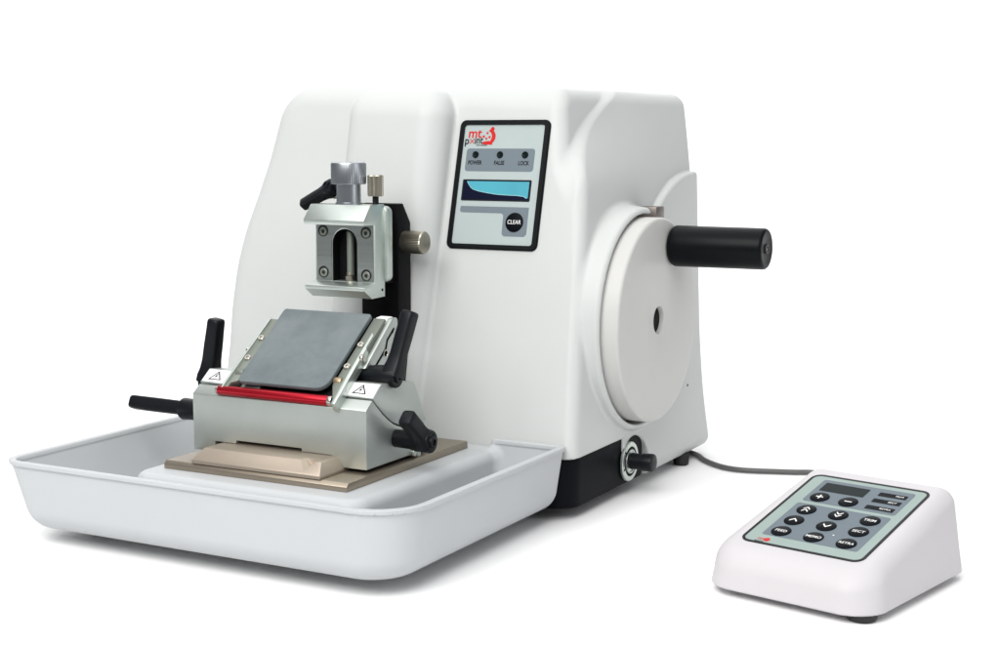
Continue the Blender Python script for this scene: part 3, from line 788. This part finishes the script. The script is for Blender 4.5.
for (u, v), s in keys.items():
    v_ = qv(v)
    kx = obj('round_key', lathe([(0, 5.75), (0.6, 5.7), (0.85, 5.3), (0.85, 0)], QM @ Vector((u, v_, 0.1)), pn, 44), M['key'], kp, local=True)
    h = 0.92
    if s == '+':
        bm = slab([(u + x, v_ + y) for x, y in ((-2.2, -.45), (-.45, -.45), (-.45, -2.2), (.45, -2.2), (.45, -.45), (2.2, -.45), (2.2, .45), (.45, .45), (.45, 2.2), (-.45, 2.2), (-.45, .45), (-2.2, .45))], h, h + .1, QM)
    elif s == '-': bm = slab(rrect(u - 2.2, u + 2.2, v_ - .42, v_ + .42, .1), h, h + .1, QM)
    elif s == 'U': bm = slab(chev(u, v_, 1.1), h, h + .1, QM)
    elif s == 'D': bm = slab(chev(u, v_, 1.1, -1), h, h + .1, QM)
    elif s == 'UU':
        bm = slab(chev(u, v_, 0.95, 1, 1.3), h, h + .1, QM); merge(bm, slab(chev(u, v_, 0.95, 1, -1.5), h, h + .1, QM))
    elif s == 'DD':
        bm = slab(chev(u, v_, 0.95, -1, 1.5), h, h + .1, QM); merge(bm, slab(chev(u, v_, 0.95, -1, -1.3), h, h + .1, QM))
    else: bm = text_bm(s, 3.5 if len(s) < 5 else 3.2, u, v_, h, QM, xs=.95, bold=.02)
    obj('key_mark', bm, M['inkw'], kp, local=True, smooth=False)
obj('lettering', texts([('TRIM', 2.3, -44.6, qv(84.8), .56), ('SECT', 2.3, -45.2, qv(76.8), .56), ('RETRA', 2.3, -45.4, qv(68.3), .56)], QM), M['inkw'], kp, local=True, smooth=False)
obj('lamp_dot', slab(circle(-57.6, qv(31.6), .5, 14), 0.3, 0.5, QM), M['inkw'], kp, local=True)
obj('logo', texts([('mt', 4.2, -92.4, qv(14.6), .3, dict(bold=.03))], QM), M['inkr'], kp, local=True, smooth=False)
lg = texts([('point', 2.6, -92.6, qv(11.9), .3)], QM)
obj('logo', lg, M['ink'], kp, local=True, smooth=False)
obj('logo', slab([(-88.9 + 1.7 * math.cos(R(t)) * 1.0, qv(14.4) + 2.0 * math.sin(R(t))) for t in range(0, 360, 20)], 0.2, 0.34, QM), M['inkr'], kp, local=True, smooth=False)
for x, y in ((-96, 24), (-26.0, 4.5), (-108, 96), (-32, 92)):
    obj('foot', lathe([(0, 5.6), (0.5, 7.0), (1.6, 8.0), (3, 8.3), (6.5, 8.3)], (x, y, 0), (0, 0, 1), 28), M['rubber'], pd, local=True)

# ================================================================== CABLE
pm = Matrix.Translation((240, -115, 0)) @ Matrix.Rotation(PADR, 4, 'Z')
e0 = pm @ Vector((-84, 113.0, 16)); e1 = pm @ Vector((-84, 128, 15))
cab = obj('cable', tube([(-40, 248, 2.3), (-7.3, 233, 2.3), (9.5, 213.6, 2.3), (25.1, 200.5, 2.3), (37.3, 195.2, 2.3), (48.9, 195.2, 2.3), (65.9, 200.4, 2.3), (83, 206.6, 2.3), (98, 212, 2.3),
                        (128, 205, 2.5), (158, 165, 3), (178, 100, 5), (e1.x + 7, e1.y + 28, 10), e1[:], e0[:]], 1.95, 14, 8), M['cable'])
cab['label'] = 'dark grey cable running from under the microtome to the control pad'; cab['category'] = 'cable'

# ================================================================== LIGHT
def area(name, loc, target, sx, sy, power, col=(1, 1, 1)):
    l = bpy.data.lights.new(name, 'AREA'); l.shape = 'RECTANGLE'; l.size = sx; l.size_y = sy; l.energy = power; l.color = col
    o = bpy.data.objects.new(name, l); C.objects.link(o); o.location = loc
    o.rotation_euler = (Vector(target) - Vector(loc)).to_track_quat('-Z', 'Y').to_euler()
    return o
fwd = Vector((-math.sin(YAW), math.cos(YAW), 0)); rgt = Vector((math.cos(YAW), math.sin(YAW), 0))
def at(r, f, z): return tuple(rgt * r + fwd * f + Vector((0, 0, z)))
area('overhead_softbox', at(-0.2, 0.1, 1.5), at(-0.1, 0.1, 0), 2.6, 2.1, 23, (1, 0.99, 0.985))
area('front_softbox', at(-0.5, -1.05, 1.08), (-0.12, 0, 0.14), 1.3, 0.9, 25, (1, 0.99, 0.975))
area('added_strip_fill', at(1.15, -0.75, 0.55), (-0.15, 0, 0.15), 0.35, 1.0, 3.2, (0.96, 0.98, 1))  # added fill from the right, for the tray side and chrome highlights
area('backdrop_light', at(0, 0.95, 1.9), at(0, 2.4, 1.15), 3.6, 0.8, 62, (1, 1, 1))
w = bpy.data.worlds.new('World'); bpy.context.scene.world = w; w.use_nodes = True
w.node_tree.nodes['Background'].inputs['Color'].default_value = (0.94, 0.98, 1.0, 1)
w.node_tree.nodes['Background'].inputs['Strength'].default_value = 0.27

# ================================================================== CAMERA
cam = bpy.data.cameras.new('camera'); cam.sensor_fit = 'HORIZONTAL'; cam.sensor_width = 36.0
cam.lens = 36.0 * 1489.0 / 1000.0; cam.clip_start = 0.02; cam.clip_end = 50
co = bpy.data.objects.new('camera', cam); C.objects.link(co)
co.location = (0.406, -0.858, 0.25); co.rotation_euler = (R(90 - 7.077), 0, YAW)
s = bpy.context.scene; s.camera = co
s.view_settings.view_transform = 'Standard'; s.view_settings.look = 'None'
s.view_settings.exposure = 0; s.view_settings.gamma = 1
